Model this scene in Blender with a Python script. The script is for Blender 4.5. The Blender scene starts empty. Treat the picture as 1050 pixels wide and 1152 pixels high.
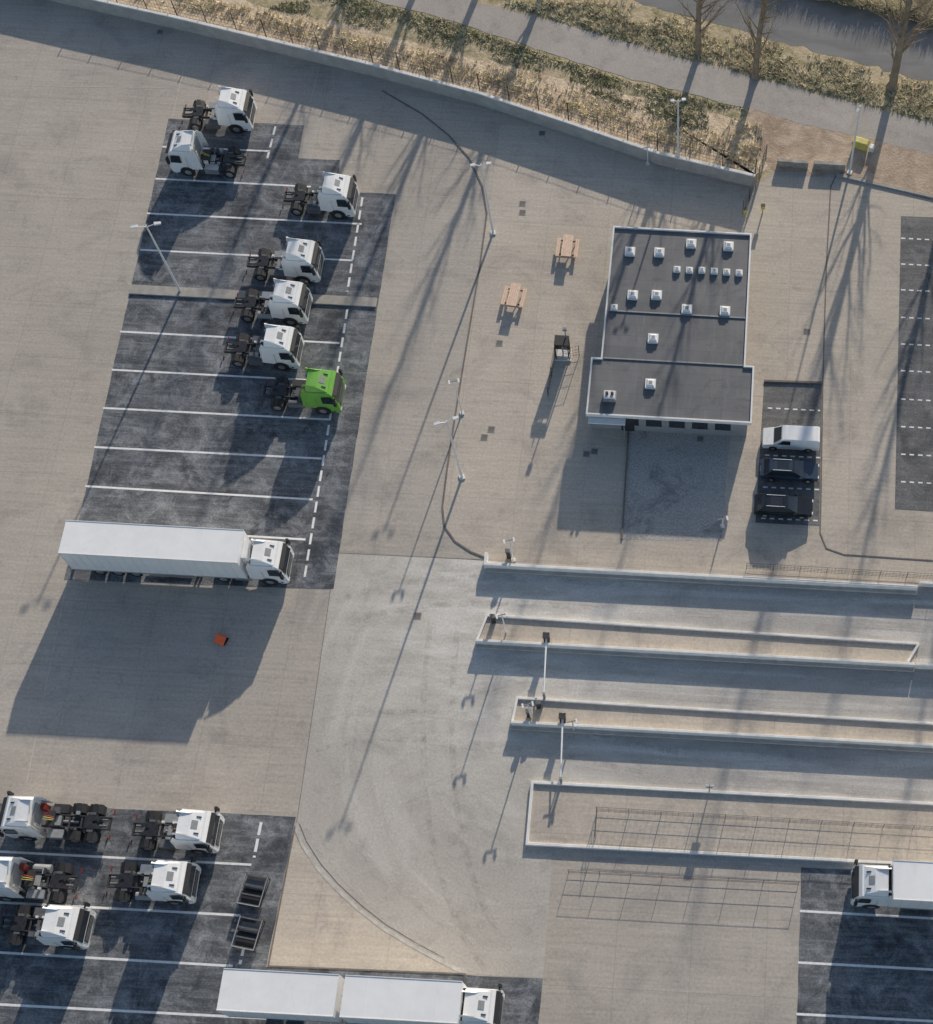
import bpy, math, random
from mathutils import Vector, Matrix
random.seed(7)
scene=bpy.context.scene
# ---------------------------------------------------------------- camera
F=1770.0; H=107.0; TH=math.radians(25.0); PH=math.radians(3.15)
R=Matrix.Rotation(TH,3,'X')@Matrix.Rotation(PH,3,'Z')
C=Vector((0,0,H))
def P(u,v,z=0.0):
    d=R@Vector(((u-805)/F,-(v-576)/F,-1)); t=(z-H)/d.z
    p=C+d*t
    return Vector((p.x,p.y,z))
cam=bpy.data.cameras.new("camera"); co=bpy.data.objects.new("camera",cam)
scene.collection.objects.link(co); co.location=C; co.rotation_euler=R.to_euler()
cam.sensor_fit='HORIZONTAL'; cam.sensor_width=36; cam.lens=F/1050*36; cam.shift_x=-(805-525)/1050; cam.clip_end=5000
scene.camera=co
# ---------------------------------------------------------------- light
az=math.atan(0.19); el=math.radians(18)
S=Vector((math.sin(az)*math.cos(el),math.cos(az)*math.cos(el),math.sin(el)))
sl=bpy.data.lights.new("sun",'SUN'); sl.energy=5.0; sl.angle=math.radians(0.6); sl.color=(1,0.895,0.75)
so=bpy.data.objects.new("sun",sl); scene.collection.objects.link(so); so.rotation_euler=S.to_track_quat('Z','Y').to_euler(); so.location=(0,50,60)
w=bpy.data.worlds.new("World"); scene.world=w; w.use_nodes=True
nt=w.node_tree; bg=nt.nodes["Background"]; sk=nt.nodes.new("ShaderNodeTexSky"); sk.sky_type='NISHITA'
sk.sun_disc=False; sk.sun_elevation=el; sk.sun_rotation=az
nt.links.new(sk.outputs[0],bg.inputs[0]); bg.inputs[1].default_value=0.125
scene.view_settings.view_transform='Standard'; scene.view_settings.look='None'; scene.view_settings.exposure=0
# ---------------------------------------------------------------- materials
class N:
    def __init__(s,name):
        s.m=bpy.data.materials.new(name); s.m.use_nodes=True; s.t=s.m.node_tree; s.b=s.t.nodes["Principled BSDF"]
        s.tc=s.t.nodes.new("ShaderNodeTexCoord")
    def L(s,a,b): s.t.links.new(a,b)
    def coord(s,scale=(1,1,1),rot=0,loc=(0,0,0)):
        mp=s.t.nodes.new("ShaderNodeMapping"); mp.inputs['Scale'].default_value=scale; mp.inputs['Rotation'].default_value=(0,0,rot); mp.inputs['Location'].default_value=loc
        s.L(s.tc.outputs['Object'],mp.inputs[0]); return mp.outputs[0]
    def noise(s,scale,detail=4,rough=.6,dist=0,vec=None):
        n=s.t.nodes.new("ShaderNodeTexNoise"); n.inputs['Scale'].default_value=scale; n.inputs['Detail'].default_value=min(detail,6)
        n.inputs['Roughness'].default_value=rough; n.inputs['Distortion'].default_value=dist
        s.L(vec if vec else s.tc.outputs['Object'],n.inputs['Vector']); return n.outputs['Fac']
    def ramp(s,fac,a,b,ca=0.0,cb=1.0):
        r=s.t.nodes.new("ShaderNodeMapRange"); r.clamp=True
        r.inputs[1].default_value=a; r.inputs[2].default_value=b; r.inputs[3].default_value=ca; r.inputs[4].default_value=cb
        s.L(fac,r.inputs[0]); return r.outputs[0]
    def math(s,op,a,b=0.0):
        m=s.t.nodes.new("ShaderNodeMath"); m.operation=op
        for i,x in ((0,a),(1,b)):
            if isinstance(x,(int,float)): m.inputs[i].default_value=x
            else: s.L(x,m.inputs[i])
        return m.outputs[0]
    def mix(s,fac,a,b,mode='MIX'):
        m=s.t.nodes.new("ShaderNodeMix"); m.data_type='RGBA'; m.blend_type=mode
        for i,x in ((0,fac),(6,a),(7,b)):
            if isinstance(x,(int,float)): m.inputs[i].default_value=x
            elif isinstance(x,tuple): m.inputs[i].default_value=(*x,1)
            else: s.L(x,m.inputs[i])
        return m.outputs[2]
    def out(s,col,rough=.85,bump=None,bs=.3,bd=.02,metal=0,spec=None):
        if isinstance(col,tuple): s.b.inputs['Base Color'].default_value=(*col,1)
        else: s.L(col,s.b.inputs['Base Color'])
        s.b.inputs['Roughness'].default_value=rough; s.b.inputs['Metallic'].default_value=metal
        if spec is not None: s.b.inputs['Specular IOR Level'].default_value=spec
        if bump is not None:
            b=s.t.nodes.new("ShaderNodeBump"); b.inputs['Strength'].default_value=bs; b.inputs['Distance'].default_value=bd
            s.L(bump,b.inputs['Height']); s.L(b.outputs[0],s.b.inputs['Normal'])
        return s.m
def paver(name,a,b,joint=.84,stain=.80):
    n=N(name)
    big=n.ramp(n.noise(.05,6,.6,.5),.35,.65); c=n.mix(big,a,b)
    fine=n.noise(5,3,.7); c=n.mix(1.0,c,n.mix(n.ramp(fine,.3,.7),(.86,.86,.86),(1.12,1.12,1.12)),'MULTIPLY')
    rows=n.noise(1.0,4,.7,0,n.coord((.2,4.2,1))); c=n.mix(.8,c,n.mix(n.ramp(rows,.3,.7),(.84,.84,.84),(1.1,1.1,1.1)),'MULTIPLY')
    br=n.t.nodes.new("ShaderNodeTexBrick"); n.L(n.coord((1,1,1)),br.inputs['Vector'])
    br.inputs['Scale'].default_value=.2; br.inputs['Mortar Size'].default_value=.006; br.inputs['Brick Width'].default_value=1.0; br.inputs['Row Height'].default_value=1.0
    br.inputs['Color1'].default_value=(1,1,1,1); br.inputs['Color2'].default_value=(.94,.94,.95,1); br.inputs['Mortar'].default_value=(joint,joint,joint,1); br.offset=0
    c=n.mix(1.0,c,br.outputs['Color'],'MULTIPLY')
    st=n.ramp(n.noise(.25,6,.65,1.0),.50,.70); c=n.mix(st,c,n.mix(1.0,c,(stain,stain,stain*1.03),'MULTIPLY'))
    st=n.ramp(n.noise(.9,5,.7,.3,n.coord((1,1,1),0,(31,7,3))),.60,.68,0,.5); c=n.mix(st,c,n.mix(1.0,c,(.72,.72,.73),'MULTIPLY'))
    return n.out(c,.9,fine,.3,.01,spec=.2)
def asphalt(name,a,b,lite,amt=(.5,.7)):
    n=N(name)
    c=n.mix(n.ramp(n.noise(.18,5,.6,.6),.35,.65),a,b)
    p=n.ramp(n.noise(.6,6,.75,.6),*amt,0,.85); c=n.mix(p,c,lite)
    p2=n.ramp(n.noise(1.0,5,.75,0,n.coord((.2,2.2,1))),.46,.70,0,.65); c=n.mix(p2,c,lite)
    p3=n.ramp(n.noise(.35,5,.7,.5,n.coord((1,1,1),.3,(13,5,2))),.54,.66,0,.75); c=n.mix(p3,c,n.mix(1.0,a,(.55,.57,.6),'MULTIPLY'))
    fine=n.noise(7,3,.75); c=n.mix(1.0,c,n.mix(n.ramp(fine,.3,.7),(.66,.66,.66),(1.36,1.36,1.36)),'MULTIPLY')
    return n.out(c,.85,fine,.4,.015,spec=.25)
def lane(name,a,b,streakscale,light,dist=1.0,ring=None,dust=None,amt=.8):
    n=N(name)
    c=n.mix(n.ramp(n.noise(.1,5,.6,.8),.35,.65),a,b)
    vec=n.coord(streakscale)
    if ring:
        vm=n.t.nodes.new("ShaderNodeVectorMath"); vm.operation='LENGTH'; n.L(n.coord((1,.8,1),0,(-ring[0],-ring[1]*.8,0)),vm.inputs[0])
        sp=n.t.nodes.new("ShaderNodeSeparateXYZ"); n.L(n.tc.outputs['Object'],sp.inputs[0])
        cb=n.t.nodes.new("ShaderNodeCombineXYZ"); n.L(vm.outputs['Value'],cb.inputs[0]); n.L(n.math('MULTIPLY',sp.outputs[0],.16),cb.inputs[1]); n.L(n.math('MULTIPLY',sp.outputs[1],.12),cb.inputs[2])
        vec=cb.outputs[0]
    s1=n.ramp(n.noise(1.0 if not ring else .6,5,.6,dist,vec),.50,.74,0,amt); c=n.mix(s1,c,light)
    s2=n.ramp(n.noise(1.9,4,.65,dist,vec),.54,.78,0,amt*.7); c=n.mix(s2,c,n.mix(1.0,a,(.74,.74,.76),'MULTIPLY'))
    st=n.ramp(n.noise(.35,6,.7,1.0,n.coord((1,1,1),0,(3,17,3))),.52,.68,0,.8); c=n.mix(st,c,n.mix(1.0,c,(.78,.78,.79),'MULTIPLY'))
    if dust:
        vm=n.t.nodes.new("ShaderNodeVectorMath"); vm.operation='LENGTH'; n.L(n.coord((1,1,1),0,(-dust[0],-dust[1],0)),vm.inputs[0])
        dm=n.math('MULTIPLY',n.ramp(vm.outputs['Value'],3,dust[2],1,0),n.ramp(n.noise(.8,5,.65,0,n.coord((.3,1.3,1))),.35,.65)); c=n.mix(dm,c,(.70,.675,.63))
    fine=n.noise(6,3,.75); c=n.mix(1.0,c,n.mix(n.ramp(fine,.3,.7),(.84,.84,.84),(1.14,1.14,1.14)),'MULTIPLY')
    return n.out(c,.9,fine,.3,.01,spec=.2)
def plain(name,c,rough=.5,metal=0,var=.12,scale=2.0,spec=None,dirt=None):
    n=N(name); lo=tuple(x*(1-var) for x in c); hi=tuple(min(1,x*(1+var*.5)) for x in c)
    f=n.noise(scale,4,.65); col=n.mix(n.ramp(f,.3,.7),lo,hi)
    if dirt: col=n.mix(n.ramp(n.noise(scale*.7,5,.7,1.5),.55,.78,0,.6),col,dirt)
    return n.out(col,rough,None,metal=metal,spec=spec)
def worn(name,c,a0,a1,amt,scale=1.2):
    n=N(name); f=n.math('MULTIPLY',n.ramp(n.noise(scale,5,.75,.3),a0,a1),amt); n.L(f,n.b.inputs['Alpha']); return n.out(c,.85,spec=.2)
M={}
pc=P(600,810); dc=P(560,700)
M['yard']=paver('yard_paving',(.44,.395,.345),(.52,.47,.415))
M['plaza']=paver('plaza_paving',(.50,.445,.375),(.58,.515,.44))
M['asph']=asphalt('lot_asphalt',(.075,.082,.094),(.125,.133,.146),(.30,.315,.335),(.47,.68))
M['asph2']=asphalt('pad_asphalt',(.115,.117,.12),(.15,.15,.153),(.23,.23,.23))
M['asph3']=asphalt('concrete_pad',(.38,.36,.34),(.42,.40,.375),(.46,.435,.41),(.6,.8))
M['apron']=lane('apron_surface',(.44,.41,.37),(.51,.475,.43),(.25,.8,1),(.64,.605,.56),.6,ring=(pc.x,pc.y),dust=(dc.x,dc.y,15),amt=.65)
M['lane']=lane('lane_surface',(.40,.38,.355),(.48,.455,.425),(.045,.8,1),(.72,.69,.645),.3,dust=(dc.x,dc.y,18),amt=.95)
M['road']=lane('path_asphalt',(.38,.35,.32),(.43,.395,.365),(.3,.3,1),(.47,.435,.40))
M['paint']=plain('road_paint',(.84,.84,.84),.7,var=.15,scale=3,dirt=(.4,.4,.4))
M['tmark']=worn('tyre_rubber_mark',(.24,.225,.21),.44,.70,.22)
M['dustm']=worn('dust_track',(.74,.71,.66),.42,.66,.4)
M['conc']=plain('white_kerb_concrete',(.78,.77,.75),.85,var=.15,scale=1.2,dirt=(.48,.46,.44))
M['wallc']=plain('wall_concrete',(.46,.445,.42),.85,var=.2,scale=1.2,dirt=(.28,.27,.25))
M['kerb']=plain('kerb_stone',(.38,.36,.33),.9,var=.25,scale=1.5)
M['joint']=plain('pale_joint',(.56,.53,.48),.9,var=.3,scale=1.5)
M['groove']=plain('drain_groove',(.19,.17,.155),.9,var=.3,scale=1.5)
n=N('verge_grass')
g=n.mix(n.ramp(n.noise(.5,6,.7,1),.32,.56),(.22,.22,.11),(.62,.51,.35)); g=n.mix(n.ramp(n.noise(3,5,.8),.4,.65,0,.5),g,(.19,.16,.09))
M['grass']=n.out(g,.95,n.noise(4,5,.8),.8,.1,spec=.1)
n=N('straw_verge')
g=n.mix(n.ramp(n.noise(.8,6,.75,1),.35,.65),(.56,.43,.30),(.92,.77,.58)); g=n.mix(n.ramp(n.noise(2.5,5,.8),.45,.65,0,.55),g,(.24,.17,.11))
M['straw']=n.out(g,.95,n.noise(4,5,.8),.8,.12,spec=.1)
n=N('bare_soil'); g=n.mix(n.ramp(n.noise(.5,6,.7,1),.35,.65),(.36,.27,.20),(.58,.47,.37)); M['soil']=n.out(g,.95,n.noise(4,6,.8),.8,.1,spec=.1)
M['rust']=plain('weathered_concrete',(.40,.36,.32),.9,var=.4,scale=2)
n=N('canal_water'); M['water']=n.out(n.mix(n.ramp(n.noise(.2,5,.6,.5,n.coord((1,3,1))),.3,.7),(.17,.165,.155),(.25,.245,.235)),.2,n.noise(1.5,4,.6),.12,.03)
M['blade_s']=plain('dry_grass',(.88,.73,.52),.9,var=.5,scale=.8,spec=.1)
M['blade_g']=plain('green_grass',(.31,.32,.16),.9,var=.5,scale=.8,spec=.1)
M['bark']=plain('bark',(.30,.25,.19),.95,var=.35,scale=2,spec=.1)
M['white']=plain('white_paint',(.86,.865,.87),.35,var=.05,scale=1.2,dirt=(.62,.61,.6))
M['tarp']=plain('trailer_white',(.86,.865,.87),.5,var=.06,scale=.6,dirt=(.68,.68,.67))
M['green']=plain('green_paint',(.20,.48,.08),.38,var=.12,scale=1.5,dirt=(.16,.34,.08))
M['red']=plain('red_paint',(.6,.05,.03),.4)
M['tail']=plain('tail_light',(.25,.03,.02),.4)
M['orange']=plain('orange_cloth',(1.0,.17,.06),.7,var=.15,scale=5)
M['yellow']=plain('yellow_plastic',(.62,.55,.14),.6,var=.3)
M['glass']=plain('dark_glass',(.03,.036,.044),.06,var=.2,spec=.9)
M['black']=plain('black_plastic',(.025,.025,.027),.6,var=.3)
M['tyre']=plain('tyre_rubber',(.03,.03,.03),.85,var=.3)
M['chas']=plain('chassis_steel',(.045,.045,.05),.6,var=.5,scale=5)
M['fifth']=plain('greased_steel',(.035,.035,.038),.35,var=.5,scale=5)
M['alu']=plain('aluminium',(.5,.51,.52),.35,metal=.7,var=.15)
M['grey']=plain('grey_metal',(.30,.31,.32),.5,var=.2)
M['dgrey']=plain('dark_grey_steel',(.12,.125,.135),.5,var=.3)
M['lite']=plain('light_metal',(.76,.765,.77),.45,var=.1)
M['wood']=plain('larch_wood',(.80,.58,.44),.8,var=.2,scale=4)
M['carblk']=plain('black_car_paint',(.022,.026,.034),.18)
M['cardrk']=plain('blue_black_car_paint',(.045,.065,.10),.18)
M['wall']=plain('wall_cladding',(.30,.31,.32),.6,var=.1)
n=N('roof_membrane')
c=n.mix(n.ramp(n.noise(.25,5,.65,1),.35,.65),(.105,.113,.125),(.15,.155,.165))
c=n.mix(n.ramp(n.noise(1.0,5,.75,0,n.coord((3,.25,1))),.52,.75,0,.5),c,(.22,.225,.23))
c=n.mix(n.ramp(n.noise(.5,5,.7,.8,n.coord((1,1,1),0,(9,9,9))),.56,.64,0,.6),c,(.08,.085,.095))
br=n.t.nodes.new("ShaderNodeTexBrick"); n.L(n.coord((1,1,1)),br.inputs['Vector']); br.offset=0
br.inputs['Scale'].default_value=1; br.inputs['Brick Width'].default_value=14; br.inputs['Row Height'].default_value=1.02; br.inputs['Mortar Size'].default_value=.02
br.inputs['Color1'].default_value=(1,1,1,1); br.inputs['Color2'].default_value=(.88,.88,.9,1); br.inputs['Mortar'].default_value=(.7,.7,.7,1)
c=n.mix(1.0,c,br.outputs['Color'],'MULTIPLY'); M['roof']=n.out(c,.6,n.noise(6,3),.2,.01)
# ---------------------------------------------------------------- mesh builder
class MB:
    def __init__(s): s.v=[];s.f=[];s.m=[];s.mats=[]
    def mi(s,k):
        if k not in s.mats: s.mats.append(k)
        return s.mats.index(k)
    def add(s,vs,fs,k):
        o=len(s.v); s.v+= [tuple(a) for a in vs]; i=s.mi(k)
        for f in fs: s.f.append(tuple(o+x for x in f)); s.m.append(i)
    def box(s,x0,x1,y0,y1,z0,z1,k):
        s.add([(x0,y0,z0),(x1,y0,z0),(x1,y1,z0),(x0,y1,z0),(x0,y0,z1),(x1,y0,z1),(x1,y1,z1),(x0,y1,z1)],
              [(3,2,1,0),(4,5,6,7),(0,1,5,4),(1,2,6,5),(2,3,7,6),(3,0,4,7)],k)
    def loft(s,pr,k):
        n=len(pr); vs=[(x,-w_,z) for x,z,w_ in pr]+[(x,w_,z) for x,z,w_ in pr]
        fs=[tuple(range(n)),tuple(range(2*n-1,n-1,-1))]+[((i+1)%n,i,i+n,(i+1)%n+n) for i in range(n)]
        s.add(vs,fs,k)
    def tube(s,a,b,r0,r1,k,n=8,cap=True):
        a=Vector(a);b=Vector(b);d=(b-a).normalized(); q=d.orthogonal().normalized(); r=d.cross(q)
        vs=[a+(q*math.cos(t)+r*math.sin(t))*r0 for t in [2*math.pi*i/n for i in range(n)]]+[b+(q*math.cos(t)+r*math.sin(t))*r1 for t in [2*math.pi*i/n for i in range(n)]]
        fs=[(i,(i+1)%n,(i+1)%n+n,i+n) for i in range(n)]
        if cap: fs+=[tuple(range(n-1,-1,-1)),tuple(range(n,2*n))]
        s.add(vs,fs,k)
    def quad(s,pts,k): s.add(pts,[tuple(range(len(pts)))],k)
    def offs(s,pts,wd,closed=False):
        pts=[Vector((p[0],p[1])) for p in pts]; n=len(pts); Lf=[];Rt=[]
        for i,p in enumerate(pts):
            a=pts[i-1] if (i>0 or closed) else None; b=pts[(i+1)%n] if (i<n-1 or closed) else None
            d1=(p-a).normalized() if a is not None else None; d2=(b-p).normalized() if b is not None else None
            if d1 is None:d1=d2
            if d2 is None:d2=d1
            t=(d1+d2).normalized(); nn=Vector((-t.y,t.x)); c=max(.4,nn.dot(Vector((-d1.y,d1.x))))
            Lf.append(p+nn*wd/2/c); Rt.append(p-nn*wd/2/c)
        return Lf,Rt
    def strip(s,pts,wd,z,k):
        Lf,Rt=s.offs(pts,wd)
        for i in range(len(Lf)-1): s.add([(*Rt[i],z),(*Rt[i+1],z),(*Lf[i+1],z),(*Lf[i],z)],[(0,1,2,3)],k)
    def ribbon(s,pts,wd,z0,z1,k,closed=False):
        Lf,Rt=s.offs(pts,wd,closed); n=len(Lf)
        for i in range(n if closed else n-1):
            j=(i+1)%n
            vs=[(*Lf[i],z0),(*Rt[i],z0),(*Rt[j],z0),(*Lf[j],z0),(*Lf[i],z1),(*Rt[i],z1),(*Rt[j],z1),(*Lf[j],z1)]
            fs=[(4,5,6,7),(1,2,6,5),(3,0,4,7)]
            if not closed and i==0: fs.append((0,1,5,4))
            if not closed and i==n-2: fs.append((2,3,7,6))
            s.add(vs,fs,k)
    def obj(s,name,loc=(0,0,0),rot=0,bevel=0,parent=None,scale=None):
        me=s.mesh(name); return place(me,name,loc,rot,bevel,parent,scale)
    def mesh(s,name):
        me=bpy.data.meshes.new(name); me.from_pydata(s.v,[],s.f)
        for k in s.mats: me.materials.append(M[k])
        me.polygons.foreach_set('material_index',s.m); me.update(); return me
def place(me,name,loc=(0,0,0),rot=0,bevel=0,parent=None,scale=None):
    o=bpy.data.objects.new(name,me); scene.collection.objects.link(o); o.location=loc; o.rotation_euler=(0,0,rot)
    if scale: o.scale=scale
    if bevel:
        b=o.modifiers.new('bevel','BEVEL'); b.width=bevel; b.segments=2; b.limit_method='ANGLE'; b.angle_limit=math.radians(25)
    if parent: o.parent=parent
    return o
def sheet(name,px,z,k,jit=0):
    pts=[P(u,v,0) for u,v in px]
    if jit:
        q=[]
        for i,p in enumerate(pts):
            b=pts[(i+1)%len(pts)]; n=min(200,max(1,int((b-p).length/1.0)))
            for j in range(n):
                t=p.lerp(b,j/n); q.append(t+Vector((random.uniform(-jit,jit),random.uniform(-jit,jit),0)))
        pts=q
    mb=MB(); mb.quad([(p.x,p.y,z) for p in pts],k); return mb.obj(name)
# ---------------------------------------------------------------- ground
mb=MB(); mb.quad([(-1500,-1500,0),(1500,-1500,0),(1500,1500,0),(-1500,1500,0)],'grass'); mb.obj('ground')
WALL=[(-500,-150),(-200,-72),(0,-25),(100,-2),(200,20),(300,44),(420,73),(540,105),(640,138),(740,172),(850,198)]
yardtop=[(u,v+10) for u,v in WALL]
sheet('yard_pavement',yardtop+[(872,192),(955,196),(1050,222),(1300,280),(1700,380),(1700,2300),(-900,2300),(-900,-250)],.004,'yard')
drain=[(430,102),(475,128),(505,152),(528,178),(543,210),(548,240),(540,300),(530,360),(520,420),(512,470),(503,530),(498,570),(500,592),(512,609),(530,621),(548,628)]
sheet('plaza_pavement',drain+[(700,634),(1040,656),(1700,690),(1700,384),(1300,286),(1050,226),(955,200),(872,198),(840,212),(740,188),(640,154),(540,121)],.007,'plaza')
sheet('parking_lot_asphalt',[(190,133),(342,141),(336,178),(383,180),(379,216),(445,218),(375,663),(72,652),(88,590)],.016,'asph',.03)
sheet('parking_lot_asphalt',[(-300,888),(0,904),(333,919),(300,1088),(520,1097),(611,1101),(604,1170),(598,1300),(-400,1300)],.016,'asph',.03)
sheet('parking_lot_asphalt',[(902,976),(1200,992),(1215,1300),(893,1300)],.016,'asph',.03)
sheet('visitor_parking_asphalt',[(1014,243),(1200,250),(1210,586),(1007,573)],.012,'asph2')
sheet('car_parking_pad',[(860,429),(925,431),(922,592),(850,588)],.012,'asph2')
sheet('loading_pad',[(708,474),(822,482),(812,609),(700,607)],.012,'asph3')
sheet('apron',[(378,622),(500,628),(548,631),(1100,668),(1100,985),(902,975),(622,961),(611,1101),(524,1096),(450,1060),(395,1018),(355,972),(333,932),(345,850)],.010,'apron')
sheet('lane_surface',[(640,640),(1700,700),(1700,1010),(1100,984),(640,958)],.013,'lane')
sheet('inner_paving',[(330,935),(340,955),(356,978),(376,1001),(402,1025),(430,1047),(465,1068),(495,1084),(520,1096),(302,1087)],.012,'plaza')
# pale dust tracks and a few faint tyre tracks, on the apron and lanes only
def bez(p0,p1,p2,n=24): return [((1-t)**2*p0[0]+2*(1-t)*t*p1[0]+t*t*p2[0],(1-t)**2*p0[1]+2*(1-t)*t*p1[1]+t*t*p2[1]) for t in [i/n for i in range(n+1)]]
mb=MB(); zz=.0245
tr=[((385,690),(470,650),(700,672),0),((365,812),(450,806),(760,862),1),((352,830),(470,790),(760,862),0),((360,940),(430,800),(640,770),1),((420,1010),(440,850),(680,860),1),((560,1080),(470,960),(500,700),0),((700,672),(850,680),(1045,694),1),((700,764),(850,775),(1045,785),1),((760,862),(900,870),(1045,880),1),((345,900),(400,1000),(540,1085),1)]
for t in tr:
    ps=[P(u,v) for u,v in bez(*t[:3])]
    Lf,Rt=mb.offs(ps,2.0)
    for side in (Lf,Rt): mb.strip(side,random.uniform(.3,.5),zz,'dustm' if t[3] else 'tmark'); zz+=.0004
mb.obj('tyre_tracks')
# outside the fence
sheet('straw_verge',WALL+[(850,198),(880,184),(860,140),(760,118),(640,90),(540,66),(420,36),(300,8),(150,-30),(-100,-90),(-500,-190)],.008,'straw',.25)
sheet('bare_soil',[(838,112),(900,128),(1050,166),(1400,250),(1400,310),(1050,224),(955,198),(870,192),(850,160)],.012,'soil',.3)
sheet('canal_path',[(-100,-170),(180,-85),(380,-40),(480,-12),(600,18),(700,47),(800,74),(900,101),(1050,139),(1400,230),(1400,268),(1050,174),(900,139),(850,124),(800,112),(700,86),(600,54),(500,20),(380,-10),(180,-52),(-100,-135)],.016,'road',.12)
sheet('canal_water',[(300,-150),(560,-50),(700,-4),(790,24),(880,46),(960,68),(1050,92),(1400,190),(1400,120),(1100,40),(960,8),(860,-12),(700,-60),(300,-220)],.008,'water',.3)
def inside(p,poly):
    c=False; j=len(poly)-1
    for i in range(len(poly)):
        a,b=poly[i],poly[j]
        if (a[1]>p[1])!=(b[1]>p[1]) and p[0]<(b[0]-a[0])*(p[1]-a[1])/(b[1]-a[1])+a[0]: c=not c
        j=i
    return c
def scatter(name,poly,n,h,k,r=.25,th=-.3):
    pw=[tuple(P(u,v)[:2]) for u,v in poly]; x0=min(p[0] for p in pw);x1=max(p[0] for p in pw);y0=min(p[1] for p in pw);y1=max(p[1] for p in pw)
    mb=MB(); c=0; t=0
    while c<n and t<n*30:
        t+=1; x=random.uniform(x0,x1); y=random.uniform(y0,y1)
        if not inside((x,y),pw): continue
        if math.sin(x*.9)+math.sin(y*1.3+x*.37)+random.uniform(-1.6,1.6)<th: continue
        c+=1; hh=h*random.uniform(.4,1.3)
        for i in range(5):
            a=random.uniform(0,6.28); rr=random.uniform(0,r); bx=x+rr*math.cos(a); by=y+rr*math.sin(a); ln=random.uniform(.4,1.1)*hh; b=random.uniform(0,6.28)
            wv=random.uniform(.03,.07)
            mb.add([(bx-wv*math.sin(b),by+wv*math.cos(b),0),(bx+wv*math.sin(b),by-wv*math.cos(b),0),(bx+ln*math.cos(b),by+ln*math.sin(b),hh)],[(0,1,2)],k)
    mb.obj(name)
scatter('dry_grass_tufts',[(100,-14),(300,34),(420,63),(540,95),(640,126),(740,160),(850,190),(860,140),(760,118),(640,95),(540,70),(420,42),(300,14),(180,-14)],1500,.32,'blade_s')
scatter('green_grass_tufts',[(300,8),(420,32),(540,62),(640,92),(760,118),(840,124),(800,114),(700,89),(600,57),(500,23),(380,-8)],1200,.14,'blade_g',.3,0)
scatter('dry_grass_tufts',[(300,8),(420,32),(540,62),(640,92),(760,118),(840,124),(800,114),(700,89),(600,57),(500,23),(380,-8)],800,.2,'blade_s',.3,0)
scatter('green_grass_tufts',[(640,96),(760,118),(800,124),(800,150),(700,118)],500,.14,'blade_g',.3,-.5)
scatter('canal_bank_dry_grass',[(560,0),(700,0),(790,28),(880,50),(960,72),(1060,98),(1060,138),(900,97),(800,71),(700,44),(600,14)],1800,.28,'blade_s')
scatter('canal_bank_green_grass',[(560,0),(700,8),(790,38),(880,60),(960,82),(1060,108),(1060,138),(900,99),(800,73),(700,46),(600,16)],1100,.15,'blade_g',.3,-.2)
scatter('far_bank_reeds',[(830,-25),(960,6),(1060,30),(1060,-20)],2500,1.0,'blade_s')
# ---------------------------------------------------------------- walls, kerbs
mb=MB(); mb.ribbon([P(u,v,1.4) for u,v in WALL],.2,0,1.4,'wallc'); mb.ribbon([P(u,v,1.4) for u,v in WALL],.26,1.4,1.5,'conc'); mb.obj('retaining_wall',bevel=.015)
def fence(name,px,h,zb=0,step=2.5,wires=5,vert=.35,k='chas',r=.03):
    mb=MB(); pts=[P(u,v,zb) for u,v in px]
    for i in range(len(pts)-1):
        a,b=pts[i],pts[i+1]; L=(b-a).length; n=max(1,round(L/step))
        for j in range(n+1):
            p=a.lerp(b,j/n); mb.tube(p,p+Vector((0,0,h)),r,r,k,5)
        for j in range(wires):
            z=Vector((0,0,h*(j+.5)/wires if j<wires-1 else h*.98)); mb.tube(a+z,b+z,.014,.014,k,3)
        if vert:
            m=int(L/vert)
            for j in range(m):
                p=a.lerp(b,j/m); mb.tube(p,p+Vector((0,0,h*.97)),.009,.009,k,3,False)
    mb.obj(name)
fence('boundary_fence',[(u,v-6) for u,v in [(100,4),(200,25),(300,48),(420,77),(540,108),(640,141),(740,175),(850,203)]],2.2,vert=.3,r=.045)
fence('gate_fence',[(836,240),(850,212),(862,178),(850,160)],1.8,0,1.2)
mb=MB(); mb.ribbon([P(u,v) for u,v in drain],.12,.008,.05,'groove'); mb.obj('drain_kerb')
mb=MB(); mb.ribbon([P(u,v) for u,v in [(955,192),(941,197),(935,210),(930,300),(926,431),(924,560),(923,600),(930,617),(950,624),(1040,630),(1300,645)]],.09,.008,.04,'groove'); mb.obj('car_park_kerb')
mb=MB(); mb.ribbon([P(u,v) for u,v in [(941,197),(1050,222),(1300,284)]],.25,.004,.14,'kerb'); mb.obj('boundary_kerb')
mb=MB(); mb.ribbon([P(u,v) for u,v in [(708,474),(704,540),(700,607)]],.12,.01,.12,'groove'); mb.obj('pad_kerb')
mb=MB(); mb.ribbon([P(u,v) for u,v in [(860,429),(925,431)]],.16,.01,.14,'groove'); mb.obj('car_pad_kerb')
cur=[(332,930),(340,950),(356,975),(376,998),(402,1022),(430,1044),(465,1065),(495,1081),(524,1096)]
mb=MB(); mb.ribbon([P(u,v) for u,v in cur],.22,.01,.022,'joint'); mb.obj('curved_kerb')
mb=MB(); mb.ribbon([P(u+5,v-3) for u,v in cur[:-1]],.06,.01,.018,'groove'); mb.ribbon([P(u,v) for u,v in [(332,930),(302,1087),(524,1096)]],.1,.01,.05,'groove'); mb.obj('island_edge_kerb')
mb=MB()
for a in [[(212,52),(194,132)],[(360,70),(343,141)],[(88,592),(30,880)],[(350,210),(443,218),(640,229)],[(240,100),(0,96)]]: mb.ribbon([P(u,v) for u,v in a],.05,.006,.0105,'joint')
mb.obj('pavement_joints')
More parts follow.
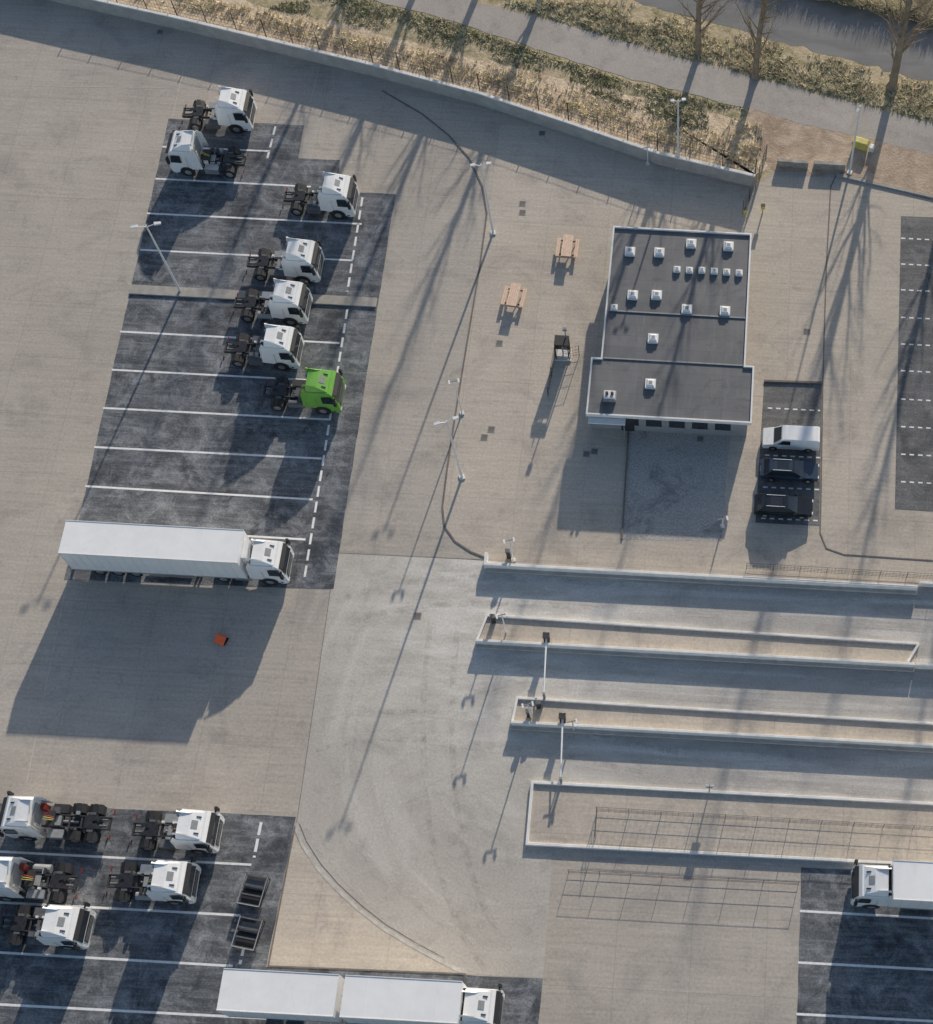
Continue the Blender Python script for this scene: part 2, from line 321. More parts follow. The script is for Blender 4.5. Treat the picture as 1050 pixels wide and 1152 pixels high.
mb=MB(); mb.ribbon([P(378,622),P(545,630)],.05,.006,.0135,'groove'); mb.ribbon([P(378,622),P(345,850),P(334,925)],.04,.006,.0135,'groove'); mb.obj('pavement_joints')
mb=MB(); mb.ribbon([P(147,326),P(424,341)],.85,.012,.14,'kerb'); mb.obj('parking_divider_kerb',bevel=.02)
for seg in ([(875,179),(910,182)],[(916,182),(952,184)]):
    mb=MB(); mb.ribbon([P(u,v,.7) for u,v in seg],.4,0,.7,'rust'); mb.obj('low_wall',bevel=.03)
def island(top,bot,hb=.75,fill=True):
    e=MB(); t=[P(u,v,.3) for u,v in top]; b=[P(u,v,hb) for u,v in bot]
    e.ribbon([P(top[-1][0],top[-1][1],.3),t[0],b[0]],.17,.012,.3,'conc')
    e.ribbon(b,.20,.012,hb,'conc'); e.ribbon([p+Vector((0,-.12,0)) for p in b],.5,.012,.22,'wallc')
    if fill: e.quad([(t[0].x,t[0].y,.14),(b[0].x,b[0].y,.14),(b[-1].x,b[-1].y,.14),(t[-1].x,t[-1].y,.14)],'plaza')
    e.obj('traffic_island',bevel=.02)
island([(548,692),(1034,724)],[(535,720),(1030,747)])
mb=MB(); mb.ribbon([P(u,v,.75) for u,v in [(1031,747),(1200,757)]],.2,.012,.75,'conc'); mb.obj('concrete_barrier',bevel=.02)
mb=MB(); mb.ribbon([P(u,v,.3) for u,v in [(1034,724),(1022,744)]],.17,.012,.31,'conc'); mb.obj('concrete_barrier',bevel=.02)
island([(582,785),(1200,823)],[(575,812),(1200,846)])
mb=MB()
mb.ribbon([P(1200,912,.3),P(599,880,.3),P(593,949,.3),P(1200,981,.3)],.2,.012,.3,'conc')
a=[P(599,880),P(593,949),P(1200,981),P(1200,912)]; mb.quad([(p.x,p.y,.14) for p in a],'plaza'); mb.obj('traffic_island',bevel=.02)
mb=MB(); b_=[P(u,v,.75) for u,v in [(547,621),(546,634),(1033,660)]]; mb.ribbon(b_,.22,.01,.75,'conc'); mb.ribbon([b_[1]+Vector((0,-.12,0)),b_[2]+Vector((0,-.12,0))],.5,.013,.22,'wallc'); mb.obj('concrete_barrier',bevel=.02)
mb=MB(); mb.ribbon([P(u,v,.6) for u,v in [(1035,655),(1300,669)]],.2,.01,.6,'conc'); mb.obj('concrete_barrier',bevel=.02)
fence('lane_fence',[(840,640),(1050,652),(1200,660)],1.1,0,2.0,4,.25,'dgrey',.025)
fence('island_fence',[(672,913),(960,930),(1160,941)],1.2,.14,2.2,4,.4,'dgrey',.025)
fence('island_fence',[(672,913),(670,944)],1.2,.14,1.5,4,.4,'dgrey',.025)
fence('lane_fence',[(640,982),(780,990),(898,996)],1.0,.004,2.2,3,0,'chas',.02)
# ---------------------------------------------------------------- markings
mb=MB()
def line(x0,y0,x1,y1,wd=.16,z=.021):
    mb.ribbon([P(x0,y0),P(x1,y1)],wd,z-.001,z,'paint')
def dash(x0,y0,x1,y1,on,off,wd,z=.021):
    a,b=P(x0,y0),P(x1,y1); L=(b-a).length; d=(b-a)/L; t=0
    while t<L:
        e=min(L,t+on); mb.ribbon([a+d*t,a+d*e],wd,z-.001,z,'paint'); t+=on+off
for l in [(183,165,304,170),(175,201,350,210),(165,240,407,252),(158,281,397,293),(135,373,382,386),(126,416,376,429),(116,459,370,472),(106,503,362,516),(96,547,352,562),(86,592,344,607)]: line(*l)
dash(408,222,391,328,.9,.4,.17); dash(391,348,342,655,.9,.4,.17); dash(310,142,301,178,.9,.4,.17)
for l in [(-100,953,283,973),(-100,1010,270,1030),(-100,1066,262,1087),(-100,1125,300,1146),(900,1025,1200,1042),(898,1083,1200,1099),(896,1141,1200,1157)]: line(*l)
dash(294,925,286,965,.9,.25,.2); dash(276,1060,270,1085,.9,.25,.2)
for y in [268,297,326,357,387,417,449,480,511,542]: dash(1014,y,1130,y+6,.35,.3,.12)
for y in [459,484,512,548,583]: dash(864-(y-459)*.06,y,923,y+3,.35,.3,.12)
mb.obj('parking_markings')
for u,v in [(588,229),(588,239),(553,483),(545,492),(660,511),(669,508),(562,386),(470,693),(788,494),(908,373),(610,150),(180,36)]:
    q=MB(); s=.28; q.box(-s,s,-s,s,.008,.024,'kerb'); q.box(-s*.8,s*.8,-s*.8,s*.8,.024,.03,'groove'); p=P(u,v); q.obj('manhole_cover',(p.x,p.y,0))
# ---------------------------------------------------------------- building
hR=2.8
B=bpy.data.objects.new('office_building',None); scene.collection.objects.link(B)
def av(*a): return sum(a)/len(a)
A=P(688,254,hR);A2=P(845,262,hR);D=P(664,402,hR);D2=P(849,411,hR);E=P(660,467,hR);E2=P(846,475,hR)
xl=av(A.x,P(678,402,hR).x); xr=av(A2.x,P(840,410,hR).x); XL=av(D.x,E.x); XR=av(D2.x,E2.x); yt=av(A.y,A2.y); ym=av(D.y,D2.y); yb=av(E.y,E2.y)
poly=[(xl,yt),(xr,yt),(xr,ym),(XR,ym),(XR,yb),(XL,yb),(XL,ym),(xl,ym)][::-1]
def inset(poly,d):
    out=[]; n_=len(poly)
    for i,p in enumerate(poly):
        a=Vector(poly[i-1]);b=Vector(p);c=Vector(poly[(i+1)%n_]); d1=(b-a).normalized(); d2=(c-b).normalized()
        n1=Vector((-d1.y,d1.x));n2=Vector((-d2.y,d2.x)); out.append(tuple(b+(n1+n2)*d))
    return out
pi_=inset(poly,.3); n_=len(pi_)
m_=MB(); m_.add([(x,y,0) for x,y in pi_]+[(x,y,hR-.3) for x,y in pi_],[(i,(i+1)%n_,(i+1)%n_+n_,i+n_) for i in range(n_)],'wall'); m_.obj('walls',parent=B)
m_=MB(); m_.quad([(x,y,hR-.15) for x,y in inset(poly,.1)],'roof'); m_.obj('roof',parent=B)
m_=MB(); m_.ribbon(inset(poly,.07),.13,hR-.35,hR,'lite',closed=True); m_.quad([(x,y,hR-.34) for x,y in inset(poly,.05)][::-1],'lite'); m_.obj('parapet',parent=B,bevel=.015)
m_=MB()
def seam(u0,v0,u1,v1):
    a=P(u0,v0,hR-.05);b=P(u1,v1,hR-.05); y=(a.y+b.y)/2; m_.box(a.x,b.x,y-.05,y+.05,hR-.148,hR-.08,'grey')
seam(685,349,840,357); seam(679,403,840,410)
m_.obj('roof_upstand',parent=B)
def sky(u,v,s,h=.35):
    p=P(u,v,hR+.2); m_=MB(); m_.box(-s,s,-s,s,0,h*.6,'lite')
    m_.loft([(-s*.8,h*.6,s*.8),(s*.8,h*.6,s*.8),(s*.5,h,s*.5),(-s*.5,h,s*.5)],'white'); m_.box(-s*.35,s*.35,-s*.35,s*.35,h,h+.01,'grey'); m_.obj('skylight',(p.x,p.y,hR-.149),0,.03,B)
for u,v in [(709,281),(742,282),(778,272),(820,275),(712,330),(739,330),(773,346),(816,348),(735,379),(732,430)]: sky(u,v,.4)
for u,v in [(762,301),(776,302),(790,302),(804,303),(818,304),(832,305),(691,344)]: sky(u,v,.27,.3)
p=P(686,444,hR+.3); m_=MB(); m_.box(-.5,.5,-.4,.4,0,.35,'grey'); m_.box(-.42,.42,-.32,.32,.35,.55,'lite'); m_.tube((-.2,0,.55),(-.2,0,.8),.12,.12,'chas'); m_.tube((.2,0,.55),(.2,0,.8),.12,.12,'chas'); m_.obj('roof_vent_unit',(p.x,p.y,hR-.149),0,.02,B)
m_=MB(); ys=yb+.3
for i in range(6):
    x=XL+1+i*(XR-XL-2)/6; m_.box(x,x+1.2,ys-.02,ys+.1,.9,2.1,'glass'); m_.box(x-.06,x+1.26,ys-.04,ys-.021,.82,.9,'grey')
m_.box(XL+2.6,XL+3.6,ys-.05,ys+.1,.02,2.1,'chas')
for i in range(4):
    y=yb+6+i*2.6; m_.box(xr-.32,xr-.28,y,y+1.3,.9,2.1,'glass')
m_.obj('windows_and_door',parent=B)
m_=MB(); m_.box(XL+.2,XL+3.0,yb-.5,yb+.2,2.25,2.37,'lite'); m_.tube((XL+.3,yb-.4,0),(XL+.3,yb-.4,2.25),.04,.04,'grey'); m_.tube((XL+2.9,yb-.4,0),(XL+2.9,yb-.4,2.25),.04,.04,'grey'); m_.obj('canopy',parent=B,bevel=.02)
# ---------------------------------------------------------------- vehicles
def wheel(m,x,y,w_,r,hub='alu'):
    s=1 if y>0 else -1
    m.tube((x,y-w_/2,r),(x,y+w_/2,r),r,r,'tyre',20); m.tube((x,y+s*w_/2,r),(x,y+s*(w_/2+.02),r),r*.55,r*.45,hub,12)
def cab(m,x1,paint,accent=None):
    x0=x1-2.25
    m.loft([(x0,.95,1.2),(x0+.5,.9,1.22),(x1-.35,.35,1.22),(x1-.05,.38,1.15),(x1,.9,1.18),(x1-.02,1.65,1.2),(x1-.28,2.7,1.08),(x1-.5,2.95,1.02),(x0+.05,3.0,1.06),(x0,1.9,1.2)],paint)
    m.loft([(x0+.02,2.98,1.0),(x1-.62,2.96,.92),(x1-.85,3.12,.88),(x1-1.35,3.36,.8),(x0+.1,3.46,.78)],paint)
    for s in (-1,1):
        m.add([(x0+.1,s*.78,3.46),(x1-1.3,s*.78,3.36),(x1-1.5,s*.70,3.42),(x0-.1,s*.70,3.62),(x0-.12,s*.84,3.5)],[(0,1,2,3,4)] if s>0 else [(4,3,2,1,0)],paint)
    m.box(x0-.03,x0+.0,-.75,.75,1.3,2.8,'grey')
    m.add([(x1+.012,-1.02,1.68),(x1+.012,1.02,1.68),(x1-.255,.95,2.62),(x1-.255,-.95,2.62)],[(0,1,2,3)],'glass')
    m.loft([(x1-.3,2.66,1.0),(x1-.02,2.56,.98),(x1+.0,2.62,.98),(x1-.28,2.74,1.0)],'black')
    m.box(x1-.03,x1+.02,-.85,.85,.75,1.5,'black')
    for i in range(3): m.box(x1+.02,x1+.035,-.8,.8,.85+i*.22,.9+i*.22,'grey')
    m.box(x1-.04,x1+.03,-1.1,-.75,.5,.72,'lite'); m.box(x1-.04,x1+.03,.75,1.1,.5,.72,'lite')
    for s in (-1,1):
        m.add([(x1-.25,s*1.225,1.7),(x1-1.15,s*1.225,1.7),(x1-1.15,s*1.15,2.5),(x1-.42,s*1.15,2.5)],[(0,1,2,3)] if s<0 else [(3,2,1,0)],'glass')
        m.box(x1-1.6,x1-1.58,min(s*1.2,s*1.225),max(s*1.2,s*1.225),1.0,2.4,'grey')
        m.box(x1-.25,x1-.05,min(s*1.28,s*1.48),max(s*1.28,s*1.48),1.75,2.45,'black'); m.box(x1-.2,x1-.1,min(s*1.1,s*1.3),max(s*1.1,s*1.3),2.3,2.38,'black')
        m.add([(x0,s*1.2,.95),(x0-.45,s*1.2,1.0),(x0-.35,s*1.12,2.8),(x0-.1,s*.98,3.35),(x0+.1,s*1.02,3.05)],[(0,1,2,3,4)],paint)
        m.add([(x0,s*1.17,.95),(x0-.45,s*1.17,1.0),(x0-.35,s*1.09,2.8),(x0-.1,s*.95,3.35),(x0+.1,s*.99,3.05)],[(4,3,2,1,0)],paint)
        m.box(x1-1.5,x1-.4,min(s*1.1,s*1.2),max(s*1.1,s*1.2),.3,.55,'black')
        m.tube((x1-1.35,s*1.215,.55),(x1-1.35,s*1.235,.55),.62,.62,'black',18)
        wheel(m,x1-1.35,s*1.09,.32,.5)
        m.tube((x1-.75,s*.55,3.1),(x1-1.05,s*.55,3.22),.05,.05,'chas',6)
    m.add([(x1-1.28,-.28,3.35),(x1-.9,-.28,3.165),(x1-.9,.28,3.165),(x1-1.28,.28,3.35)],[(0,1,2,3)],'grey')
    if accent:
        m.box(x0-.35,x0-.05,-.9,-.5,1.0,2.0,accent)
def tractor(paint,seed,accent=None,L=5.9):
    r=random.Random(seed); m=MB(); xf=2.95; xr_=xf-L; lg=L>6.5
    cab(m,xf,paint,accent)
    for s in (-1,1):
        m.box(xr_,xf-.8,min(s*.36,s*.44),max(s*.36,s*.44),.72,1.0,'chas')
        for x in [xr_+1.15]+([xr_+2.3] if lg else []):
            wheel(m,x,s*.92,.6,.5)
            for seg in range(3):
                a0=math.radians(35+seg*37); a1=math.radians(35+(seg+1)*37-4)
                m.add([(x+.6*math.cos(a0),s*.63,.5+.62*math.sin(a0)),(x+.6*math.cos(a1),s*.63,.5+.62*math.sin(a1)),(x+.6*math.cos(a1),s*1.25,.5+.62*math.sin(a1)),(x+.6*math.cos(a0),s*1.25,.5+.62*math.sin(a0))],[(0,1,2,3)],'black')
        k=r.choice(['grey','dgrey','chas','alu'])
        x0=xr_+2.0+(1 if lg else 0)
        m.tube((x0,s*.85,.68),(xf-2.75,s*.85,.68),.3,.3,k,12) if r.random()<.5 else m.box(x0,xf-2.75,min(s*.55,s*1.15),max(s*.55,s*1.15),.35,.95,k)
        for q in range(3):
            x=r.uniform(xr_+1.9,xf-2.9); m.box(x,x+r.uniform(.15,.4),min(s*.45,s*r.uniform(.6,.95)),max(s*.45,s*.6),.95,1.0+r.uniform(.04,.25),r.choice(['dgrey','grey','chas','lite']))
        m.box(xr_-.04,xr_+.03,min(s*.7,s*1.05),max(s*.7,s*1.05),.58,.7,'tail')
        m.tube((xr_+.2,s*.2,.95),(xr_+.7,s*.2,.95),.09,.09,'dgrey')
        m.tube((xr_+1.6,s*.55,.62),(xr_+1.6,s*.55,.95),.13,.13,'dgrey',10)
    for x in [xr_,xr_+.8,xr_+1.9,xr_+2.7,xr_+3.2]: m.box(x,x+.12,-.36,.36,.74,.97,'chas')
    x=xr_+1.25
    m.add([(x+.45,-.42,1.12),(x+.5,0,1.12),(x+.45,.42,1.12),(x-.1,.48,1.12),(x-.7,.36,1.06),(x-.7,.22,1.06),(x-.1,.07,1.12),(x-.1,-.07,1.12),(x-.7,-.22,1.06),(x-.7,-.36,1.06),(x-.1,-.48,1.12)],
        [(0,1,2,3,6,7,10),(3,4,5,6),(7,8,9,10)],'fifth')
    m.box(x-.35,x+.35,-.6,.6,.98,1.03,'chas'); m.box(x-.2,x+.2,-.66,-.5,1.0,1.1,'dgrey'); m.box(x-.2,x+.2,.5,.66,1.0,1.1,'dgrey')
    m.box(xf-3.1,xf-2.6,-.6,.45,1.0,1.3,'chas'); m.tube((xf-2.5,.7,.8),(xf-2.5,.7,2.7),.09,.09,'alu'); m.box(xf-3.5,xf-2.6,-.33,.33,1.0,1.04,r.choice(['dgrey','grey']))
    m.tube((xr_+2.2,0,.85),(xf-3,0,.85),.08,.08,'grey')
    for i in range(3): m.tube((xf-2.45,-.2+.15*i,1.7),(xf-3.1,-.15+.1*i,1.25),.025,.025,r.choice(['red','chas','yellow']),6)
    return m.mesh('tractor_mesh')
TV=[tractor('white',1),tractor('white',2),tractor('white',3)]
TG=tractor('green',4); TR=tractor('white',5,'tail',6.8); TR2=tractor('white',6,'tail')
def gp(u,v): p=P(u,v); return (p.x,p.y,.016)
def jr(): return random.uniform(-.018,.018)
for i,(u,v,d) in enumerate([(249,136,0),(239,186,1),(363,231,0),(323,304,0),(309,350,0),(299,400,0),(203,939,0),(176,996,0),(57,1045,0)]):
    place(TV[i%3],'tractor_unit',gp(u,v),jr()+(math.pi if d else 0),.03)
place(TG,'green_tractor_unit',gp(344,449),jr(),.03,scale=(1.03,1,1))
place(TR,'tractor_unit',gp(66,927),math.pi,.03)
place(TR2,'tractor_unit',gp(43,994),math.pi,.03)
def cargo(m,x0,x1,z0=1.1,z1=4.0):
    m.box(x0,x1,-1.27,1.27,z0,z1,'tarp')
    m.box(x0-.03,x1+.03,-1.29,1.29,z0-.12,z0,'grey')
    for s in (-1,1):
        m.box(x0,x1,min(s*1.24,s*1.295),max(s*1.24,s*1.295),z1-.1,z1+.025,'lite')
        n_=int((x1-x0)/.62)
        for i in range(n_+1):
            x=x0+(x1-x0-.05)*i/n_; m.box(x,x+.05,min(s*1.27,s*1.29),max(s*1.27,s*1.29),z0,z1-.1,'lite')
    n_=int((x1-x0)/1.3)
    for i in range(1,n_): x=x0+(x1-x0)*i/n_; m.box(x-.03,x+.03,-1.23,1.23,z1,z1+.008,'tarp')
    m.box(x0-.05,x0-.0301,-.03,.03,z0,z1,'grey')
    for y in(-.8,-.4,.4,.8): m.tube((x0-.05,y,z0),(x0-.05,y,z1-.1),.02,.02,'grey',5)
def semi():
    m=MB(); F_=8.15; cab(m,F_,'white'); xr_=F_-5.9
    for s in (-1,1):
        m.box(-7.4,F_-.8,min(s*.36,s*.46),max(s*.36,s*.46),.74,.98,'chas'); wheel(m,xr_+1.15,s*.92,.6,.5)
        m.box(xr_+2.0,F_-2.75,min(s*.55,s*1.15),max(s*.55,s*1.15),.35,.95,'alu')
        for x in (-5.6,-4.3,-3.0): wheel(m,x,s*.98,.38,.5)
        m.box(-2.0,1.4,min(s*1.18,s*1.22),max(s*1.18,s*1.22),.45,.6,'alu'); m.box(-2.0,1.4,min(s*1.18,s*1.22),max(s*1.18,s*1.22),.75,.9,'alu')
        m.box(1.6,1.75,min(s*.6,s*.8),max(s*.6,s*.8),.1,1.0,'grey')
    m.box(-1.4,.8,-1.1,-.5,.45,.95,'chas')
    cargo(m,-7.4,5.3)
    m.box(5.32,5.7,-.7,.7,2.5,3.6,'lite'); m.box(-7.5,-7.4,-1.2,1.2,.5,.7,'tail')
    return m.mesh('semi_mesh')
place(semi(),'articulated_lorry',gp(205,635),0,.03)
def rigid():
    m=MB(); F_=9.2; cab(m,F_,'white')
    for s in (-1,1):
        m.box(-8.2,-1.7,min(s*.36,s*.46),max(s*.36,s*.46),.74,.98,'chas'); m.box(-1.0,F_-.8,min(s*.36,s*.46),max(s*.36,s*.46),.74,.98,'chas')
        for x in (.6,1.9): wheel(m,x,s*.95,.5,.5)
        for x in (-3.9,-5.2): wheel(m,x,s*.98,.38,.5)
        m.box(3.2,5.6,min(s*.6,s*1.2),max(s*.6,s*1.2),.4,.95,'grey')
    cargo(m,-.55,6.85); cargo(m,-8.25,-.95); m.tube((-2,0,.8),(0,0,.8),.08,.08,'chas')
    return m.mesh('rigid_mesh')
place(rigid(),'box_lorry_with_trailer',gp(408,1131),0,.03)
m=MB(); cab(m,5.0,'white')
for s in (-1,1):
    m.box(-5,4.2,min(s*.36,s*.46),max(s*.36,s*.46),.74,.98,'chas')
    for x in (-3.2,): wheel(m,x,s*.92,.6,.5)
    m.box(-1,1.2,min(s*.6,s*1.2),max(s*.6,s*1.2),.4,.95,'grey')
cargo(m,-5,2.55,1.1,3.7); p=P(1040,1005); m.obj('box_lorry',(p.x+.0,p.y,.016),math.pi,.03)
def car(paint,kind):
    m=MB()
    if kind=='van':
        m.loft([(-2.2,.35,.86),(2.15,.3,.84),(2.25,.5,.8),(2.22,.85,.82),(1.5,1.05,.86),(-2.2,1.0,.88)],paint)
        m.loft([(-2.2,1.0,.87),(1.45,1.04,.84),(.75,1.72,.72),(.5,1.8,.70),(-2.0,1.84,.72),(-2.15,1.7,.76)],paint)
        m.add([(1.38,-.72,1.12),(1.38,.72,1.12),(.83,.62,1.69),(.83,-.62,1.69)],[(0,1,2,3)],'glass')
        for s in(-1,1): m.add([(1.1,s*.85,1.1),(.1,s*.87,1.1),(.1,s*.77,1.6),(.7,s*.77,1.6)],[(0,1,2,3)] if s<0 else [(3,2,1,0)],'glass')
        m.add([(-2.205,-.6,1.15),(-2.205,.6,1.15),(-2.17,.55,1.6),(-2.17,-.55,1.6)],[(3,2,1,0)],'glass')
    else:
        m.loft([(-2.15,.35,.8),(2.1,.3,.78),(2.22,.5,.68),(2.15,.72,.72),(1.15,.93,.86),(-1.8,.98,.86),(-2.2,.9,.78)],paint)
        m.loft([(-1.95,.96,.80),(1.05,.93,.78),(.35,1.38,.62),(0,1.46,.60),(-1.2,1.46,.60),(-1.6,1.36,.62)],'glass')
        m.loft([(-1.5,1.42,.56),(.2,1.42,.56),(.0,1.49,.55),(-1.2,1.49,.55)],paint)
        m.box(-1.0,-.1,-.38,.38,1.49,1.497,'glass')
        m.box(-2.24,-2.19,-.25,.25,.6,.72,'lite')
        for s in (-1,1): m.tube((1.0,s*.8,.95),(.35,s*.62,1.4),.04,.04,paint,5); m.tube((-1.9,s*.8,.97),(-1.45,s*.6,1.42),.05,.05,paint,5); m.box(-1.3,.1,min(s*.5,s*.54),max(s*.5,s*.54),1.49,1.53,'lite')
    for s in(-1,1):
        for x in (1.4,-1.35): wheel(m,x,s*.8,.2,.32)
        m.box(.75,.95,min(s*.85,s*1.02),max(s*.85,s*1.02),.95,1.1,paint)
        m.box(2.1,2.23,min(s*.45,s*.7),max(s*.45,s*.7),.6,.72,'lite'); m.box(-2.22,-2.1,min(s*.5,s*.75),max(s*.5,s*.75),.75,.9,'tail')
    return m
car('white','van').obj('white_van',gp(890,498),math.pi,.10,scale=(.98,.88,.9))
car('cardrk','car').obj('parked_car',gp(888,533),0,.12,scale=(1,.88,.95))
car('carblk','car').obj('parked_car',gp(881,573),0,.12,scale=(1,.88,.95))
# ---------------------------------------------------------------- street furniture
def lamp(u,v,h=9,rot=0,span=1.0,double=True):
    m=MB(); m.tube((0,0,0),(0,0,h),.10,.055,'lite',10); m.box(-.2,.2,-.2,.2,0,.08,'conc')
    for s in ((-1,1) if double else (-1,)):
        m.tube((0,0,h-.25),(s*span*.7,0,h),.04,.035,'lite',8); m.loft([(s*span*.6,h-.05,.14),(s*(span+.1),h-.02,.12),(s*(span+.1),h+.06,.09),(s*span*.6,h+.08,.12)],'lite')
    m.obj('street_lamp',gp(u,v),rot)
lamp(203,328,9,.25); lamp(555,262,9,.2,.7); lamp(520,537,9,.4,.8); lamp(763,188,8.5,.2,.5); lamp(956,194,8.5,1.2,.6,False)
def cctv(u,v,h,two=True):
    m=MB(); m.tube((0,0,0),(0,0,h),.06,.045,'lite',8); m.box(-.15,.15,-.15,.15,0,.1,'conc'); m.box(-.4,.4,-.03,.03,h-.08,h,'grey')
    for x in ((-.35,.35) if two else (.3,)): m.box(x-.06,x+.06,-.25,.08,h,h+.13,'white')
    m.obj('camera_mast',gp(u,v),.3)
cctv(520,465,5); cctv(578,630,3.6); cctv(570,712,3.6); cctv(598,808,3.2); cctv(729,184,2.2,False); cctv(813,592,1.4,False); cctv(646,822,2.2,False)
m=MB(); m.tube((0,0,0),(0,0,2.0),.04,.04,'grey',8); m.box(-.28,.28,-.03,.03,1.3,2.0,'white'); m.box(-.2,.2,-.034,-.031,1.4,1.6,'groove'); m.obj('road_sign',gp(798,892))
def boom(u,v,u2,v2):
    m=MB(); a=P(u,v); b=P(u2,v2,1.0); m.box(-.2,.2,-.18,.18,0,1.15,'black'); m.box(-.24,.24,-.22,.22,1.15,1.22,'chas')
    d=b-Vector((a.x,a.y,1.0))
    m.tube((0,.3,.98),(d.x,d.y,1.0),.07,.05,'white',8); m.box(d.x-.08,d.x+.08,d.y-.08,d.y+.08,0,1.05,'grey')
    m.obj('barrier_gate',(a.x,a.y,.14))
boom(616,722,612,781); boom(634,812,631,876)
for u,v in [(556,700),(607,796),(596,806),(573,627)]:
    m=MB(); m.box(-.15,.15,-.15,.15,0,1.15,'black'); m.loft([(-.18,1.15,.17),(.18,1.15,.17),(.1,1.27,.15),(-.18,1.33,.17)],'dgrey'); m.obj('ticket_terminal',gp(u,v),.2,.02)
def picnic(u,v,rot):
    m=MB()
    for i in range(5): m.box(-.36+i*.15,-.36+i*.15+.135,-.95,.95,.72,.77,'wood')
    for s in(-1,1):
        for j in range(2): x=s*(.62+.14*j); m.box(x-.062,x+.062,-.8,.8,.43,.475,'wood')
        for q in (-.6,.6): m.box(-.75,.75,q-.04,q+.04,.34,.43,'wood')
        for q in(-.6,.6): m.tube((s*.55,q,0),(s*.2,q,.72),.05,.05,'wood',4)
    m.obj('picnic_table',gp(u,v),rot,scale=(1.08,1.1,1))
picnic(639,282,-.02); picnic(579,337,-.1)
m=MB(); m.box(-.65,.65,-.5,.5,0,.12,'conc'); m.box(-.55,.55,-.45,.45,2.15,2.3,'black')
for x in(-.5,.5):
    for y in(-.4,.4): m.tube((x,y,.12),(x,y,2.15),.05,.05,'black',6)
m.box(-.5,-.46,-.4,.4,.3,2.0,'glass'); m.box(-.45,.45,.36,.4,.3,2.0,'chas')
m.tube((0,0,.12),(0,0,2.1),.06,.06,'alu',8)
for i in range(6): m.tube((0,0,.4+i*.28),(.42,-.1,.4+i*.28),.02,.02,'alu',5)
m.tube((.3,.3,2.3),(.3,.3,3.6),.05,.04,'grey',6); m.box(.15,.45,.2,.4,3.3,3.6,'grey')
m.obj('turnstile',gp(634,400),0)
fence('turnstile_fence',[(625,402),(617,446)],1.5,.008,1.5,4,.2); fence('turnstile_fence',[(642,402),(652,400)],1.5,.008,1,4,.2)
m=MB(); m.loft([(-.6,0,.3),(.6,0,.3),(.7,.6,.38),(-.7,.6,.38)],'yellow'); m.loft([(-.74,.6,.42),(.74,.6,.42),(.6,.82,.28),(-.6,.82,.28)],'yellow'); m.box(.8,1.2,-.25,.25,0,.5,'lite'); m.obj('grit_bin',gp(968,165),-.3,.04)
for u,v in [(858,240),(838,244)]:
    m=MB(); m.tube((0,0,0),(0,0,1.1),.06,.06,'yellow',8); m.box(-.15,.15,-.12,.12,.7,1.1,'yellow'); m.box(-.17,.17,-.14,.14,1.1,1.15,'black'); m.obj('gate_control_post',gp(u,v),.2)
m=MB(); m.box(-.4,.4,-.3,.3,0,.06,'black')
m.add([(-.46,-.38,.06),(.34,-.44,.06),(.46,.10,.60),(-.34,.10,.60)],[(0,1,2,3)],'orange'); m.add([(-.42,.34,.06),(.30,.28,.06),(.46,.105,.60),(-.34,.105,.60)],[(3,2,1,0)],'orange')
m.obj('orange_marker_board',gp(250,720),-.35)
def rack(u,v):
    m=MB()
    for x in(-.75,.75): m.tube((x,-1.0,.75),(x,1.0,.75),.035,.035,'grey',6); m.tube((x,-1,0),(x,-1,.75),.04,.04,'chas',6); m.tube((x,1,0),(x,1,.75),.04,.04,'chas',6)
    m.box(-.7,.7,-.95,.95,.25,.3,'chas')
    for i in range(4): y=-.95+i*.63; m.box(-.7,.7,y-.05,y+.05,.6,.72,'dgrey')
    m.tube((-.75,-1,.75),(.75,-1,.75),.03,.03,'grey',6)
    m.box(-.6,.6,-.8,-.1,.3,.5,'black'); m.box(-.6,.6,.1,.7,.3,.55,'dgrey')
    m.obj('steel_stillage',gp(u,v),-.13)
rack(287,1004); rack(281,1052)
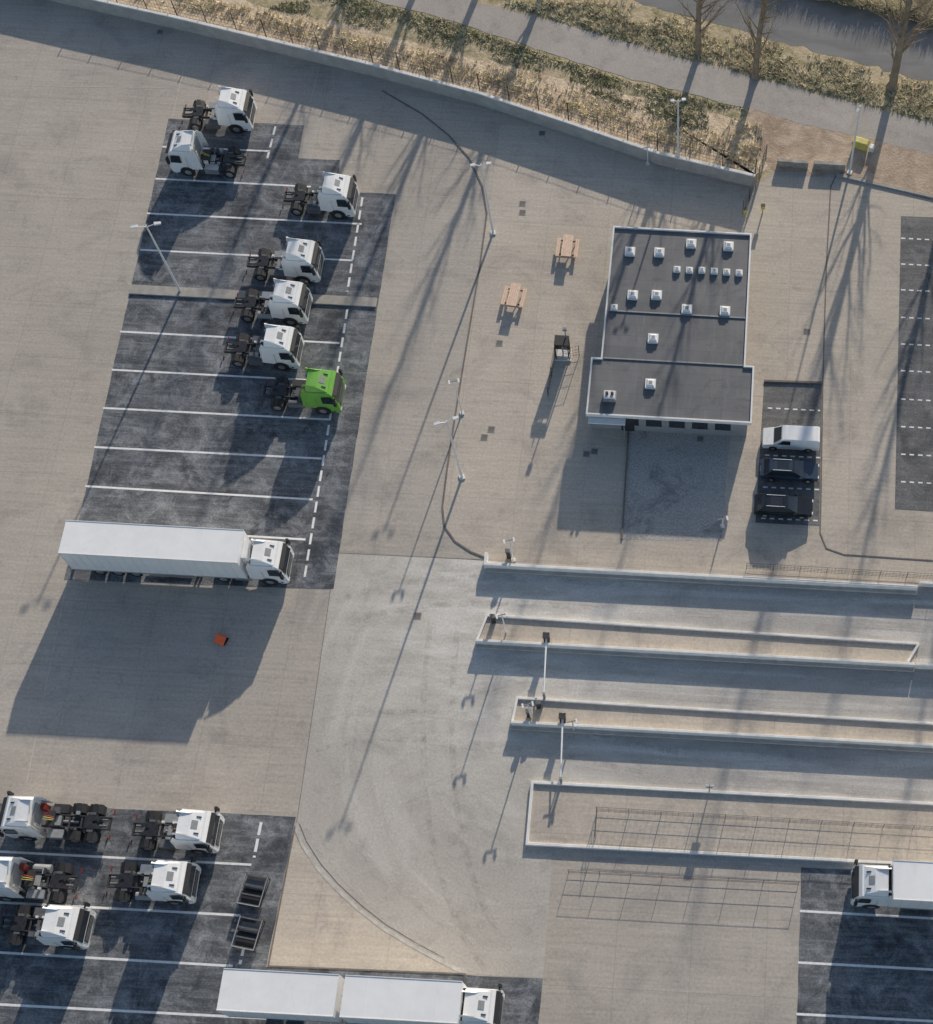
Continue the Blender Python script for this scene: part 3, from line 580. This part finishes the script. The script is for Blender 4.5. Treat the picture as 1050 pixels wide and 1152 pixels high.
# ---------------------------------------------------------------- trees
def tree(seed,Ht):
    r=random.Random(seed); m=MB()
    def branch(p,d,L,rad,lev):
        n=[7,4,2,1][lev]; pts=[p.copy()]; q=p.copy(); dd=d.copy()
        for i in range(n):
            up=.0 if lev==0 else .10
            j=.045 if lev==0 else .16
            dd=(dd+Vector((r.uniform(-j,j),r.uniform(-j,j),r.uniform(-j,j)+up))).normalized(); q=q+dd*L/n; pts.append(q.copy())
        for i in range(n):
            r0=rad*(1-i/n*.85); r1=rad*(1-(i+1)/n*.85); m.tube(pts[i],pts[i+1],r0,r1,'bark',8 if lev==0 else (5 if lev==1 else 3),False)
        if lev>=3: return
        cnt=[38,8,6][lev]
        for c in range(cnt):
            t=(.10 if lev==0 else .15)+(1-(.10 if lev==0 else .15))*(c+r.random())/cnt; t=min(t,.99); k=int(t*n); a=pts[k].lerp(pts[k+1],t*n-k)
            base=(pts[k+1]-pts[k]).normalized(); o=base.orthogonal().normalized(); o.rotate(Matrix.Rotation(r.uniform(0,6.283),3,base))
            ang=math.radians(r.uniform(26,54) if lev==0 else r.uniform(25,50)); nd=(base*math.cos(ang)+o*math.sin(ang)).normalized()
            if lev==0: LL=Ht*.26*(1-t*.62)*r.uniform(.6,1.15); rr=rad*(1-t*.85)*.36
            else: LL=L*.48*(1-t*.4)*r.uniform(.6,1.2); rr=max(.009,rad*(1-t*.7)*.42)
            branch(a,nd,LL,rr,lev+1)
    branch(Vector((0,0,0)),Vector((0,0,1)),Ht,.32,0)
    m.tube((0,0,0),(0,0,.5),.5,.32,'bark',8,False)
    return m.mesh('tree_mesh')
TM=[tree(11,21),tree(12,19),tree(13,22)]
for i,(u,v,s) in enumerate([(1004,98,1.15),(850,86,.95),(786,60,.9),(622,-38,1.0),(557,-55,1.0),(496,-75,1.0),(430,-98,.9),(1085,128,1.0),(1160,150,1.1),(1240,175,1.0),(1330,200,1.0)]):
    p=P(u,v); place(TM[i%3],'bare_tree',(p.x,p.y,0),random.uniform(0,6.28),0,scale=(s,s,s))
